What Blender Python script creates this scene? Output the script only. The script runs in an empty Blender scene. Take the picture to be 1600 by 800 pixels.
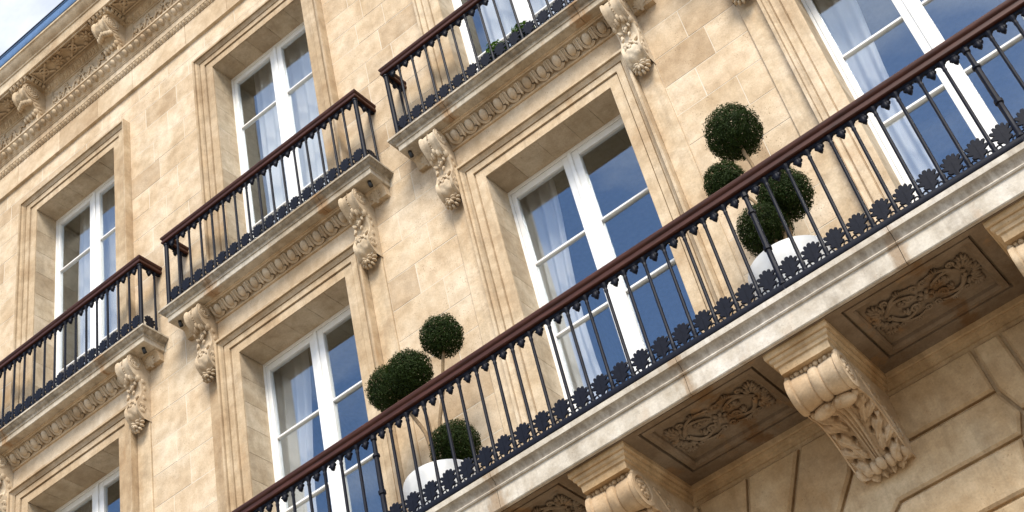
import bpy, bmesh, math, random
from mathutils import Vector, Matrix, noise
random.seed(7)
R = math.radians
scn = bpy.context.scene
COL = scn.collection

# ------------------------------------------------------------------ camera
CAM = Vector((3.33193, -7.54005, -8.48499))
cd = bpy.data.cameras.new('camera'); cam = bpy.data.objects.new('camera', cd); COL.objects.link(cam)
CROT = Matrix.Rotation(0.481473, 3, 'Z') @ Matrix.Rotation(math.pi/2 + 0.724957, 3, 'X') @ Matrix.Rotation(-0.264970, 3, 'Z')
cam.matrix_world = Matrix.Translation(CAM) @ CROT.to_4x4()
cd.sensor_width = 36; cd.lens = 2252.17/1600*36; cd.clip_end = 2000; cd.clip_start = 0.05
scn.camera = cam
def pix(x, y, z):
    c = CROT.transposed() @ (Vector((x, y, z)) - CAM)
    if c.z > -0.1: return (-9999, -9999)
    return (800 + 2252.17*c.x/-c.z, 400 - 2252.17*c.y/-c.z)
def inview(x0, x1, y, z0, z1, m=110):
    ps = [pix(x, y, z) for x in (x0, x1) for z in (z0, z1)]
    us = [p[0] for p in ps]; vs = [p[1] for p in ps]
    return max(us) > -m and min(us) < 1600+m and max(vs) > -m and min(vs) < 800+m

# ------------------------------------------------------------------ world, sun, exposure
SUN_EL, SUN_AZ = 50, 152          # azimuth of the sun measured from +Y clockwise (seen from above)
w = bpy.data.worlds.new('World'); scn.world = w; w.use_nodes = True
nt = w.node_tree; N = nt.nodes; L = nt.links; N.clear()
out = N.new('ShaderNodeOutputWorld'); bg = N.new('ShaderNodeBackground'); bg.inputs['Strength'].default_value = 0.105
sky = N.new('ShaderNodeTexSky'); sky.sky_type = 'NISHITA'; sky.sun_disc = False
sky.sun_elevation = R(SUN_EL); sky.sun_rotation = R(SUN_AZ); sky.air_density = 1.0; sky.dust_density = 0.2; sky.ozone_density = 3.5
tc = N.new('ShaderNodeTexCoord'); sep = N.new('ShaderNodeSeparateXYZ'); L.new(tc.outputs['Generated'], sep.inputs[0])
zc = N.new('ShaderNodeMath'); zc.operation = 'MAXIMUM'; zc.inputs[1].default_value = 0.06; L.new(sep.outputs['Z'], zc.inputs[0])
dv = N.new('ShaderNodeVectorMath'); dv.operation = 'DIVIDE'; L.new(tc.outputs['Generated'], dv.inputs[0])
cz = N.new('ShaderNodeCombineXYZ')
for k in range(3): L.new(zc.outputs[0], cz.inputs[k])
L.new(cz.outputs[0], dv.inputs[1])
mp = N.new('ShaderNodeMapping'); mp.inputs['Location'].default_value = (-8.6, 12.8, 0); L.new(dv.outputs[0], mp.inputs[0])
n1 = N.new('ShaderNodeTexNoise'); n1.inputs['Scale'].default_value = 0.9; n1.inputs['Detail'].default_value = 9; n1.inputs['Roughness'].default_value = 0.62
n1.inputs['Distortion'].default_value = 0.3
L.new(mp.outputs[0], n1.inputs['Vector'])
cr = N.new('ShaderNodeValToRGB'); cr.color_ramp.elements[0].position = 0.44; cr.color_ramp.elements[1].position = 0.66
L.new(n1.outputs['Fac'], cr.inputs[0])
cc = N.new('ShaderNodeTexNoise'); cc.inputs['Scale'].default_value = 3.5; cc.inputs['Detail'].default_value = 6; L.new(mp.outputs[0], cc.inputs['Vector'])
ccr = N.new('ShaderNodeValToRGB'); ccr.color_ramp.elements[0].position = 0.3; ccr.color_ramp.elements[1].position = 0.7
ccr.color_ramp.elements[0].color = (6.0, 6.1, 6.4, 1); ccr.color_ramp.elements[1].color = (9.0, 9.0, 9.1, 1)
L.new(cc.outputs['Fac'], ccr.inputs[0])
mx = N.new('ShaderNodeMixRGB'); L.new(cr.outputs[0], mx.inputs[0]); L.new(sky.outputs[0], mx.inputs[1]); L.new(ccr.outputs[0], mx.inputs[2])
L.new(mx.outputs[0], bg.inputs['Color']); L.new(bg.outputs[0], out.inputs[0])
sd = bpy.data.lights.new('sun', 'SUN'); sd.energy = 2.6; sd.angle = R(26); sd.color = (1.0, 0.93, 0.82)
so = bpy.data.objects.new('sun', sd); COL.objects.link(so)
az = R(SUN_AZ)
to_sun = Vector((math.sin(az)*math.cos(R(SUN_EL)), math.cos(az)*math.cos(R(SUN_EL)), math.sin(R(SUN_EL))))
so.rotation_euler = to_sun.to_track_quat('Z', 'Y').to_euler(); so.location = to_sun*40
vs = scn.view_settings; vs.view_transform = 'Standard'; vs.look = 'None'; vs.exposure = 1.16; vs.gamma = 1; vs.use_curve_mapping = False

# ------------------------------------------------------------------ mesh helpers
class MB:
    def __init__(s): s.v = []; s.f = []
    def add(s, vs_, fs):
        o = len(s.v); s.v += [tuple(p) for p in vs_]; s.f += [tuple(o+i for i in f) for f in fs]; return s
    def box(s, x0, x1, y0, y1, z0, z1):
        return s.add([(x0,y0,z0),(x1,y0,z0),(x1,y1,z0),(x0,y1,z0),(x0,y0,z1),(x1,y0,z1),(x1,y1,z1),(x0,y1,z1)],
                     [(0,3,2,1),(4,5,6,7),(0,1,5,4),(1,2,6,5),(2,3,7,6),(3,0,4,7)])
    def block(s, x0, x1, z0, z1, yf, yb, b=.004):
        """ashlar stone facing -Y with chamfered face edges"""
        return s.add([(x0,yb,z0),(x1,yb,z0),(x1,yb,z1),(x0,yb,z1),(x0,yf+b,z0),(x1,yf+b,z0),(x1,yf+b,z1),(x0,yf+b,z1),
                      (x0+b,yf,z0+b),(x1-b,yf,z0+b),(x1-b,yf,z1-b),(x0+b,yf,z1-b)],
                     [(8,9,10,11),(4,5,9,8),(5,6,10,9),(6,7,11,10),(7,4,8,11),(0,1,5,4),(1,2,6,5),(2,3,7,6),(3,0,4,7),(0,3,2,1)])
    def bbox(s, x0, x1, y0, y1, z0, z1, b=.004):
        """box with all edges chamfered"""
        xs=(x0,x1); ys=(y0,y1); zs=(z0,z1); V=[]; idx={}
        for i in (0,1):
            for j in (0,1):
                for k in (0,1):
                    sx,sy,sz = b*(1-2*i), b*(1-2*j), b*(1-2*k)
                    for a,p in enumerate(((xs[i],ys[j]+sy,zs[k]+sz),(xs[i]+sx,ys[j],zs[k]+sz),(xs[i]+sx,ys[j]+sy,zs[k]))):
                        idx[i,j,k,a]=len(V); V.append(p)
        F=[]
        for i in (0,1):
            F.append([idx[i,0,0,0],idx[i,1,0,0],idx[i,1,1,0],idx[i,0,1,0]])
            F.append([idx[0,i,0,1],idx[1,i,0,1],idx[1,i,1,1],idx[0,i,1,1]])
            F.append([idx[0,0,i,2],idx[1,0,i,2],idx[1,1,i,2],idx[0,1,i,2]])
            for j in (0,1):
                F.append([idx[i,j,0,0],idx[i,j,1,0],idx[i,j,1,1],idx[i,j,0,1]])
                F.append([idx[i,0,j,0],idx[i,1,j,0],idx[i,1,j,2],idx[i,0,j,2]])
                F.append([idx[0,i,j,1],idx[1,i,j,1],idx[1,i,j,2],idx[0,i,j,2]])
                for k in (0,1): F.append([idx[i,j,k,0],idx[i,j,k,1],idx[i,j,k,2]])
        return s.add(V,F)
    def sweep(s, prof, secs, closed_path=False, caps=True):
        """prof: closed list of (u,v); secs: (origin, U, V) per station"""
        n=len(prof); V=[]
        for O,U,W in secs:
            O=Vector(O);U=Vector(U);W=Vector(W)
            V += [tuple(O+U*u+W*v) for u,v in prof]
        m=len(secs); F=[]
        for a in range(m if closed_path else m-1):
            b=(a+1)%m
            for i in range(n):
                j=(i+1)%n; F.append((a*n+i,a*n+j,b*n+j,b*n+i))
        if caps and not closed_path: F.append(tuple(range(n))[::-1]); F.append(tuple((m-1)*n+i for i in range(n)))
        return s.add(V,F)
    def prism(s, poly, y0, y1, b=0.0):
        """polygon in XZ extruded from y0 (front) to y1 (back), front edge chamfered by b"""
        n=len(poly); cx=sum(p[0] for p in poly)/n; cz_=sum(p[1] for p in poly)/n
        def inset(d):
            o=[]; A=sum(poly[i][0]*poly[(i+1)%n][1]-poly[(i+1)%n][0]*poly[i][1] for i in range(n)); sg=1 if A>0 else -1
            for i in range(n):
                p=Vector(poly[i]); a=Vector(poly[i-1]); c=Vector(poly[(i+1)%n])
                d1=(p-a).normalized(); d2=(c-p).normalized(); n1_=Vector((-d1.y,d1.x))*sg; n2_=Vector((-d2.y,d2.x))*sg
                k=n1_+n2_; q=max(.35,1+n1_.dot(n2_)); o.append(p+k*(d/q))
            return o
        V=[(p[0],y1,p[1]) for p in poly]
        if b:
            V+=[(p[0],y0+b,p[1]) for p in poly]; V+=[(p.x,y0,p.y) for p in inset(b)]
            F=[tuple(range(2*n,3*n)),tuple(range(n))[::-1]]
            for i in range(n):
                j=(i+1)%n; F+=[(i,j,n+j,n+i),(n+i,n+j,2*n+j,2*n+i)]
        else:
            V+=[(p[0],y0,p[1]) for p in poly]; F=[tuple(range(n,2*n)),tuple(range(n))[::-1]]
            F+=[(i,(i+1)%n,n+(i+1)%n,n+i) for i in range(n)]
        return s.add(V,F)
    def lathe(s, prof, seg=10, c=(0,0,0)):
        V=[];n=len(prof)
        for k in range(seg):
            a=2*math.pi*k/seg
            V+=[(c[0]+r*math.cos(a),c[1]+r*math.sin(a),c[2]+z) for r,z in prof]
        F=[]
        for k in range(seg):
            j=(k+1)%seg
            for i in range(n-1): F.append((k*n+i,j*n+i,j*n+i+1,k*n+i+1))
        F.append(tuple(k*n for k in range(seg))[::-1]); F.append(tuple(k*n+n-1 for k in range(seg)))
        return s.add(V,F)
    def tube(s, pts, rad, seg=6, flat=1.0, nrm=None):
        """tapered tube; flat scales the section along nrm"""
        pts=[Vector(p) for p in pts]; n=len(pts); V=[]
        for i,p in enumerate(pts):
            t=(pts[min(i+1,n-1)]-pts[max(i-1,0)]).normalized()
            up=Vector(nrm) if nrm else (Vector((0,0,1)) if abs(t.z)<.9 else Vector((1,0,0)))
            a=t.cross(up).normalized(); b=a.cross(t).normalized()
            r=rad[i] if isinstance(rad,(list,tuple)) else rad
            V+=[tuple(p+a*(r*math.cos(2*math.pi*k/seg))+b*(r*flat*math.sin(2*math.pi*k/seg))) for k in range(seg)]
        F=[]
        for i in range(n-1):
            for k in range(seg): F.append((i*seg+k,i*seg+(k+1)%seg,(i+1)*seg+(k+1)%seg,(i+1)*seg+k))
        F.append(tuple(range(seg))[::-1]); F.append(tuple((n-1)*seg+k for k in range(seg)))
        return s.add(V,F)
    def ell(s, c, r, seg=8, rings=5, M=None):
        V=[];F=[]; c=Vector(c)
        def P(a,b):
            v=Vector((r[0]*math.sin(b)*math.cos(a),r[1]*math.sin(b)*math.sin(a),r[2]*math.cos(b)))
            return tuple(c+(M@v if M else v))
        V.append(P(0,0))
        for i in range(1,rings):
            V+=[P(2*math.pi*k/seg,math.pi*i/rings) for k in range(seg)]
        V.append(P(0,math.pi)); e=len(V)-1
        for k in range(seg): F.append((0,1+k,1+(k+1)%seg)); F.append((e,e-seg+(k+1)%seg,e-seg+k))
        for i in range(rings-2):
            for k in range(seg): F.append((1+i*seg+k,1+(i+1)*seg+k,1+(i+1)*seg+(k+1)%seg,1+i*seg+(k+1)%seg))
        return s.add(V,F)
    def grid(s, P, nu, nv):
        V=[P(i,j) for i in range(nu) for j in range(nv)]
        F=[(i*nv+j,(i+1)*nv+j,(i+1)*nv+j+1,i*nv+j+1) for i in range(nu-1) for j in range(nv-1)]
        return s.add(V,F)
    def xform(s, M):
        s.v=[tuple(M@Vector(p)) for p in s.v]; return s
    def join(s, o, M=None):
        return s.add([M@Vector(p) for p in o.v] if M else o.v, o.f)
    def mesh(s, name, mat, smooth=None, recalc=True):
        me=bpy.data.meshes.new(name); me.from_pydata(s.v,[],s.f)
        if recalc:
            bm=bmesh.new(); bm.from_mesh(me); bmesh.ops.recalc_face_normals(bm,faces=bm.faces); bm.to_mesh(me); bm.free()
        if smooth is not None:
            me.shade_smooth(); me.set_sharp_from_angle(angle=R(smooth))
        me.materials.append(mat); me.update(); return me

def link(name, me, parent=None, loc=None, rot=None, scale=None):
    o=bpy.data.objects.new(name,me); COL.objects.link(o)
    if parent: o.parent=parent
    if loc: o.location=loc
    if rot: o.rotation_euler=rot
    if scale: o.scale=scale
    return o
def empty(name, loc=(0,0,0), parent=None):
    o=bpy.data.objects.new(name,None); o.empty_display_size=.1; COL.objects.link(o); o.location=loc
    if parent: o.parent=parent
    return o
def tag(o,label=None,cat=None,group=None,kind=None):
    for k,v in (('label',label),('category',cat),('group',group),('kind',kind)):
        if v: o[k]=v
    return o
def lerp(a,b,t): return a+(b-a)*t
def spline(pts, n):
    """Catmull-Rom through pts -> n samples"""
    P=[Vector(p) for p in pts]; P=[P[0]*2-P[1]]+P+[P[-1]*2-P[-2]]; m=len(P)-3; o=[]
    for i in range(n):
        t=i/(n-1)*m; k=min(int(t),m-1); t-=k; a,b,c,d=P[k:k+4]
        o.append(.5*((2*b)+(c-a)*t+(2*a-5*b+4*c-d)*t*t+(3*b-a-3*c+d)*t**3))
    return o

# ------------------------------------------------------------------ materials
def new_mat(name):
    m=bpy.data.materials.new(name); m.use_nodes=True; nt=m.node_tree; nt.nodes.clear()
    o=nt.nodes.new('ShaderNodeOutputMaterial'); b=nt.nodes.new('ShaderNodeBsdfPrincipled'); nt.links.new(b.outputs[0],o.inputs[0])
    return m,nt,b,o
def ramp(nt,src,stops):
    r=nt.nodes.new('ShaderNodeValToRGB'); e=r.color_ramp.elements
    while len(e)<len(stops): e.new(.5)
    for el,(p,c) in zip(e,stops): el.position=p; el.color=(c[0],c[1],c[2],1) if not isinstance(c,(int,float)) else (c,c,c,1)
    nt.links.new(src,r.inputs[0]); return r.outputs[0]
def noise_tex(nt,vec,scale,detail=4,rough=.55):
    n=nt.nodes.new('ShaderNodeTexNoise'); n.inputs['Scale'].default_value=scale; n.inputs['Detail'].default_value=detail; n.inputs['Roughness'].default_value=rough
    nt.links.new(vec,n.inputs['Vector']); return n.outputs['Fac']
def mixc(nt,kind,fac,a,b):
    m=nt.nodes.new('ShaderNodeMixRGB'); m.blend_type=kind
    for i,x in enumerate((fac,a,b)):
        if isinstance(x,(int,float)): m.inputs[i].default_value=x if i==0 else (x,x,x,1)
        elif isinstance(x,tuple): m.inputs[i].default_value=(x[0],x[1],x[2],1)
        else: nt.links.new(x,m.inputs[i])
    return m.outputs[0]
def scaled_pos(nt,s):
    g=nt.nodes.new('ShaderNodeNewGeometry'); m=nt.nodes.new('ShaderNodeMapping'); m.inputs['Scale'].default_value=s
    nt.links.new(g.outputs['Position'],m.inputs[0]); return m.outputs[0]
def stone(name, a, b, c, joints=None, jcol=(.33,.17,.06), band=None, grime=(.16,.13,.10), grime_amt=.35, streak=.3, pore=.6, rust=0.0, vary=.22, bump=.35):
    """limestone: three tones, per-stone tint, vertical weather streaks, pores"""
    m,nt,bs,o=new_mat(name); pos=scaled_pos(nt,(1,1,1))
    big=noise_tex(nt,pos,1.7,5,.6); mid=noise_tex(nt,pos,9,5,.6); fine=noise_tex(nt,pos,70,3,.6)
    col=ramp(nt,big,[(.33,a),(.5,b),(.68,c)])
    col=mixc(nt,'MULTIPLY',.8,col,ramp(nt,mid,[(.28,(.74,.69,.62)),(.62,(1.07,1.06,1.04))]))
    oi=nt.nodes.new('ShaderNodeObjectInfo')
    tint=ramp(nt,oi.outputs['Random'],[(0,(1-vary,1-vary*1.25,1-vary*1.55)),(.35,(1,.985,.95)),(.7,(1.03,1.02,1.0)),(1,(1.07,1.06,1.05))])
    col=mixc(nt,'MULTIPLY',1.0,col,tint)
    st=noise_tex(nt,scaled_pos(nt,(7,7,.55)),1.6,6,.65)
    gm=nt.nodes.new('ShaderNodeMath'); gm.operation='MULTIPLY'; gm.inputs[1].default_value=streak
    nt.links.new(ramp(nt,st,[(.5,0),(.72,1)]),gm.inputs[0])
    col=mixc(nt,'MIX',gm.outputs[0],col,grime)
    gp=nt.nodes.new('ShaderNodeMath'); gp.operation='MULTIPLY'; gp.inputs[1].default_value=grime_amt
    nt.links.new(ramp(nt,noise_tex(nt,pos,4.3,8,.72),[(.52,0),(.75,1)]),gp.inputs[0])
    col=mixc(nt,'MIX',gp.outputs[0],col,grime)
    if rust:
        rr=nt.nodes.new('ShaderNodeMath'); rr.operation='MULTIPLY'; rr.inputs[1].default_value=rust
        nt.links.new(ramp(nt,noise_tex(nt,scaled_pos(nt,(3,3,1.2)),1.9,6,.6),[(.58,0),(.7,1)]),rr.inputs[0])
        col=mixc(nt,'MIX',rr.outputs[0],col,(.36,.19,.07))
    def math_(op,x,y):
        q=nt.nodes.new('ShaderNodeMath'); q.operation=op
        for k,t in enumerate((x,y)):
            if t is None: continue
            if isinstance(t,(int,float)): q.inputs[k].default_value=t
            else: nt.links.new(t,q.inputs[k])
        return q.outputs[0]
    if joints:
        sx=nt.nodes.new('ShaderNodeSeparateXYZ'); nt.links.new(pos,sx.inputs[0])
        per,offs=joints; dm=None
        for of in offs:
            q=nt.nodes.new('ShaderNodeMath'); q.operation='WRAP'; q.inputs[1].default_value=per/2; q.inputs[2].default_value=-per/2
            nt.links.new(math_('SUBTRACT',sx.outputs['X'],of),q.inputs[0]); d=math_('ABSOLUTE',q.outputs[0],None)
            dm=d if dm is None else math_('MINIMUM',dm,d)
        wob=math_('MULTIPLY',math_('SUBTRACT',noise_tex(nt,scaled_pos(nt,(6,6,2.5)),1.5,6,.65),.5),.34)
        st2=math_('MULTIPLY',ramp(nt,math_('ADD',dm,wob),[(.015,1),(.075,0)]),.62)
        col=mixc(nt,'MIX',st2,col,jcol)
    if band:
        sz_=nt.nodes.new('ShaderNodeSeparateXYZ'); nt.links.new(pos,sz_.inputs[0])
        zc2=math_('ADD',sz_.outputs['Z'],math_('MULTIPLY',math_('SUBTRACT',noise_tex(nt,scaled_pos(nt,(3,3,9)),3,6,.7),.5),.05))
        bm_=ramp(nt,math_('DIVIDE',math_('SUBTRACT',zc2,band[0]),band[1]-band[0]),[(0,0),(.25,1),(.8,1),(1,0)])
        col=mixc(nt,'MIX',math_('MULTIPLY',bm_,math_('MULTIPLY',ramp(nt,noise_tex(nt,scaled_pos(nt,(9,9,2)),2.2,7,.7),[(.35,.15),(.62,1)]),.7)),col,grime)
    vo=nt.nodes.new('ShaderNodeTexVoronoi'); vo.inputs['Scale'].default_value=46; nt.links.new(pos,vo.inputs['Vector'])
    pm=nt.nodes.new('ShaderNodeMath'); pm.operation='MULTIPLY'
    nt.links.new(ramp(nt,vo.outputs['Distance'],[(.10,1),(.24,0)]),pm.inputs[0])
    nt.links.new(ramp(nt,noise_tex(nt,pos,6.5,4,.6),[(.48,0),(.62,pore)]),pm.inputs[1])
    col=mixc(nt,'MULTIPLY',pm.outputs[0],col,(.42,.36,.30))
    col=mixc(nt,'MULTIPLY',.5,col,ramp(nt,fine,[(.25,.70),(.7,1.12)]))
    nt.links.new(col,bs.inputs['Base Color']); bs.inputs['Roughness'].default_value=.88
    bs.inputs['Specular IOR Level'].default_value=.25
    hb=nt.nodes.new('ShaderNodeMath'); hb.operation='SUBTRACT'; nt.links.new(mixc(nt,'MIX',.5,fine,mid),hb.inputs[0]); nt.links.new(pm.outputs[0],hb.inputs[1])
    bp=nt.nodes.new('ShaderNodeBump'); bp.inputs['Strength'].default_value=bump; bp.inputs['Distance'].default_value=.006
    nt.links.new(hb.outputs[0],bp.inputs['Height']); nt.links.new(bp.outputs[0],bs.inputs['Normal'])
    return m
M={}
A1,B1,C1=(.47,.353,.230),(.57,.455,.325),(.64,.545,.425)
M['wall']=stone('limestone_wall',A1,B1,C1,grime=(.25,.19,.13),grime_amt=.22,streak=.14,vary=.21,pore=.85)
M['trim']=stone('limestone_trim',(.43,.315,.20),(.53,.42,.29),(.61,.51,.385),grime=(.17,.12,.075),grime_amt=.45,streak=.35,rust=.25,pore=.4)
M['reveal']=stone('limestone_reveal',(.40,.315,.215),(.50,.41,.30),(.58,.50,.39),grime=(.15,.12,.09),grime_amt=.35,streak=.15,vary=.2)
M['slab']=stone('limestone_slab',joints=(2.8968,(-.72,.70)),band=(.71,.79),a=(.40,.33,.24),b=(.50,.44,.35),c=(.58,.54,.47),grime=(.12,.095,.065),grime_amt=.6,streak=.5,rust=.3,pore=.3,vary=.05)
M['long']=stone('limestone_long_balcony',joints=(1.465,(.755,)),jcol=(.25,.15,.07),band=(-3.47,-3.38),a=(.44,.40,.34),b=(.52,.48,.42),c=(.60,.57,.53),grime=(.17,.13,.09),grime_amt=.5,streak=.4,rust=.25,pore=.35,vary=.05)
M['carve']=stone('limestone_carved',(.43,.335,.23),(.53,.435,.32),(.60,.52,.41),grime=(.15,.11,.075),grime_amt=.4,streak=.2,pore=.5)
M['corn']=stone('limestone_cornice',(.42,.31,.20),(.52,.415,.29),(.60,.505,.385),grime=(.14,.10,.06),grime_amt=.5,streak=.3,pore=.4)
M['low']=stone('limestone_ground_floor',(.43,.285,.15),(.52,.375,.225),(.59,.46,.305),grime=(.16,.10,.05),grime_amt=.4,streak=.3,rust=.35,pore=.45,vary=.15)
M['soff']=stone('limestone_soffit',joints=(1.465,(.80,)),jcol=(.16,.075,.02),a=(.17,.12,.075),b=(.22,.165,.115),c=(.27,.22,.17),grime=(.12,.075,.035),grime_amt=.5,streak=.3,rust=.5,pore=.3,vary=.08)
M['bigc']=stone('limestone_bracket',(.43,.30,.18),(.52,.395,.265),(.58,.475,.35),grime=(.2,.14,.085),grime_amt=.35,streak=.2,pore=.3,vary=.06)
def mortar():
    m,nt,bs,o=new_mat('lime_mortar'); n=noise_tex(nt,scaled_pos(nt,(1,1,1)),12,4)
    nt.links.new(ramp(nt,n,[(.3,(.56,.48,.36)),(.7,(.62,.56,.46))]),bs.inputs['Base Color']); bs.inputs['Roughness'].default_value=.95; return m
M['mortar']=mortar()
def iron():
    m,nt,bs,o=new_mat('painted_iron'); pos=scaled_pos(nt,(1,1,1)); n=noise_tex(nt,pos,40,5,.7)
    nt.links.new(ramp(nt,n,[(.3,(.0028,.0036,.008)),(.62,(.0055,.007,.014)),(.82,(.018,.018,.024))]),bs.inputs['Base Color'])
    bs.inputs['Roughness'].default_value=.52; bs.inputs['Specular IOR Level'].default_value=.13
    bp=nt.nodes.new('ShaderNodeBump'); bp.inputs['Strength'].default_value=.3; bp.inputs['Distance'].default_value=.003
    nt.links.new(n,bp.inputs['Height']); nt.links.new(bp.outputs[0],bs.inputs['Normal']); return m
M['iron']=iron()
def rail():
    m,nt,bs,o=new_mat('oxblood_handrail'); n=noise_tex(nt,scaled_pos(nt,(2,14,14)),3,5,.6)
    nt.links.new(ramp(nt,n,[(.25,(.022,.007,.004)),(.55,(.055,.016,.009)),(.8,(.085,.030,.018))]),bs.inputs['Base Color'])
    bs.inputs['Roughness'].default_value=.5; bs.inputs['Specular IOR Level'].default_value=.25; return m
M['rail']=rail()
def white(name,c=.78,rough=.4):
    m,nt,bs,o=new_mat(name); n=noise_tex(nt,scaled_pos(nt,(1,1,1)),14,5,.6)
    nt.links.new(ramp(nt,n,[(.35,(c*.93,c*.92,c*.88)),(.65,(c,c*.995,c*.98))]),bs.inputs['Base Color']); bs.inputs['Roughness'].default_value=rough; return m
M['white']=white('white_window_paint'); M['pot']=white('white_planter',.70,.35)
def glass():
    m,nt,bs,o=new_mat('window_glass'); nt.nodes.remove(bs)
    gl=nt.nodes.new('ShaderNodeBsdfGlossy'); gl.inputs['Roughness'].default_value=.0; gl.inputs['Color'].default_value=(.84,.92,.98,1)
    tr=nt.nodes.new('ShaderNodeBsdfTransparent'); tr.inputs['Color'].default_value=(.97,.98,.985,1)
    lw=nt.nodes.new('ShaderNodeLayerWeight'); lw.inputs['Blend'].default_value=.5
    pw=nt.nodes.new('ShaderNodeMath'); pw.operation='POWER'; pw.inputs[1].default_value=5; nt.links.new(lw.outputs['Facing'],pw.inputs[0])
    fr=nt.nodes.new('ShaderNodeMapRange'); fr.inputs['To Min'].default_value=.165; fr.inputs['To Max'].default_value=1; nt.links.new(pw.outputs[0],fr.inputs['Value'])
    n=nt.nodes.new('ShaderNodeTexNoise'); n.inputs['Scale'].default_value=1.6; n.inputs['Detail'].default_value=1
    nt.links.new(scaled_pos(nt,(1,1,1)),n.inputs['Vector'])
    bp=nt.nodes.new('ShaderNodeBump'); bp.inputs['Strength'].default_value=.05; bp.inputs['Distance'].default_value=.02
    nt.links.new(n.outputs['Fac'],bp.inputs['Height']); nt.links.new(bp.outputs[0],gl.inputs['Normal'])
    mx=nt.nodes.new('ShaderNodeMixShader'); nt.links.new(fr.outputs[0],mx.inputs[0]); nt.links.new(tr.outputs[0],mx.inputs[1]); nt.links.new(gl.outputs[0],mx.inputs[2])
    nt.links.new(mx.outputs[0],o.inputs[0]); return m
M['glass']=glass()
def plain(name,c,rough=.6,metal=0,ns=20,var=.25):
    m,nt,bs,o=new_mat(name); n=noise_tex(nt,scaled_pos(nt,(1,1,1)),ns,4)
    nt.links.new(ramp(nt,n,[(.3,tuple(x*(1-var) for x in c)),(.7,c)]),bs.inputs['Base Color']); bs.inputs['Roughness'].default_value=rough; bs.inputs['Metallic'].default_value=metal; return m
M['room']=plain('room_plaster',(.28,.265,.21),.9); M['zinc']=plain('blue_zinc_gutter',(.11,.21,.40),.45,0,8); M['slate']=plain('roof_slate',(.03,.035,.05),.6)
M['bark']=plain('pale_bark',(.26,.17,.085),.85,0,60,.45); M['soil']=plain('potting_soil',(.03,.02,.013),.95); M['lamp']=plain('black_lamp_metal',(.02,.02,.02),.4)
M['street']=plain('pale_street_paving',(.24,.20,.15),.9,0,2,.3)
def curtain():
    m,nt,bs,o=new_mat('sheer_curtain'); n=noise_tex(nt,scaled_pos(nt,(1,1,1)),5,3)
    bs.inputs['Base Color'].default_value=(.87,.87,.86,1); bs.inputs['Roughness'].default_value=.9
    t=nt.nodes.new('ShaderNodeBsdfTranslucent'); t.inputs['Color'].default_value=(.8,.82,.84,1)
    mx=nt.nodes.new('ShaderNodeMixShader'); mx.inputs[0].default_value=.35
    nt.links.new(bs.outputs[0],mx.inputs[1]); nt.links.new(t.outputs[0],mx.inputs[2]); nt.links.new(mx.outputs[0],o.inputs[0]); return m
M['curtain']=curtain()
def leafmat(name,a,b):
    m,nt,bs,o=new_mat(name); n=noise_tex(nt,scaled_pos(nt,(1,1,1)),22,4,.7)
    nt.links.new(ramp(nt,n,[(.3,a),(.7,b)]),bs.inputs['Base Color']); bs.inputs['Roughness'].default_value=.6; bs.inputs['Specular IOR Level'].default_value=.1
    t=nt.nodes.new('ShaderNodeBsdfTranslucent'); t.inputs['Color'].default_value=(b[0]*1.3,b[1]*1.4,b[2],1)
    mx=nt.nodes.new('ShaderNodeMixShader'); mx.inputs[0].default_value=.2
    nt.links.new(bs.outputs[0],mx.inputs[1]); nt.links.new(t.outputs[0],mx.inputs[2]); nt.links.new(mx.outputs[0],o.inputs[0]); return m
M['leaf']=leafmat('topiary_leaf',(.010,.020,.004),(.032,.052,.011)); M['leaf2']=leafmat('bright_leaf',(.03,.07,.01),(.08,.15,.025))

# ------------------------------------------------------------------ dimensions (metres)
S=2.8968; W=.65; WU=.657; REV=.297; ZU=4.064
BAYS=[-2*S,-S,0,S]           # four lower windows
UP=[-2*S,-S,0]               # three upper windows and their small balconies
FLOOR=-3.345; SLABT=.806; SLABB=.655; SZ=-3.610
X0,X1=-9.0,5.6; YW=.03
# ground
tag(link('street',MB().add([(-300,-300,-10.1),(300,-300,-10.1),(300,300,-10.1),(-300,300,-10.1)],[(0,1,2,3)]).mesh('street',M['street'],recalc=False)),kind='structure')

# ================================================================== BUILDING
bld=tag(empty('stone_building',(0,0.2,-10.1)),'cream limestone facade with tall white windows, iron balconies and carved cornice','building')
OFF=Vector((0,-.2,10.1))
def part(name,me,parent=None,loc=(0,0,0),rot=None,scale=None):
    """child of the building (or of one of its parts, which all sit at the world origin)"""
    if parent is None: return link(name,me,bld,tuple(OFF+Vector(loc)),rot,scale)
    return link(name,me,parent,loc,rot,scale)

# ---- wall core (mortar bed) with openings
def ashlar_intervals(z0,z1):
    zc_=(z0+z1)/2
    iv=[(X0,X1)]
    def cut(a,b):
        nonlocal iv; o=[]
        for p,q in iv:
            if b<=p or a>=q: o.append((p,q)); continue
            if a>p: o.append((p,a))
            if b<q: o.append((b,q))
        iv=o
    if zc_<SLABB:
        for x in BAYS+[-3*S]: cut(x-1.06,x+1.06)
    elif zc_<SLABT:
        for x in BAYS+[-3*S]: cut(x-1.30,x+1.30)
    elif zc_<4.305:
        for x in UP+[S,-3*S]: cut(x-.893,x+.893)
    return iv
core=MB()
def holes(z0,z1,half,xs,yb=.34):
    e=[X0]+[t for x in xs for t in (x-half,x+half)]+[X1]
    for a,b in zip(e[::2],e[1::2]): core.box(a,b,YW+.0016,yb,z0,z1)
holes(FLOOR,0.04,W+.02,[-3*S]+BAYS); holes(.04,SLABT,.0,[],.34); holes(SLABT,ZU+.04,WU+.02,[-3*S,-2*S,-S,0,S]); holes(ZU+.04,6.3,0,[])
core.box(X0,X1,.05,.34,-10.1,FLOOR)
wall=part('wall',core.mesh('wall',M['mortar']))
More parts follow.
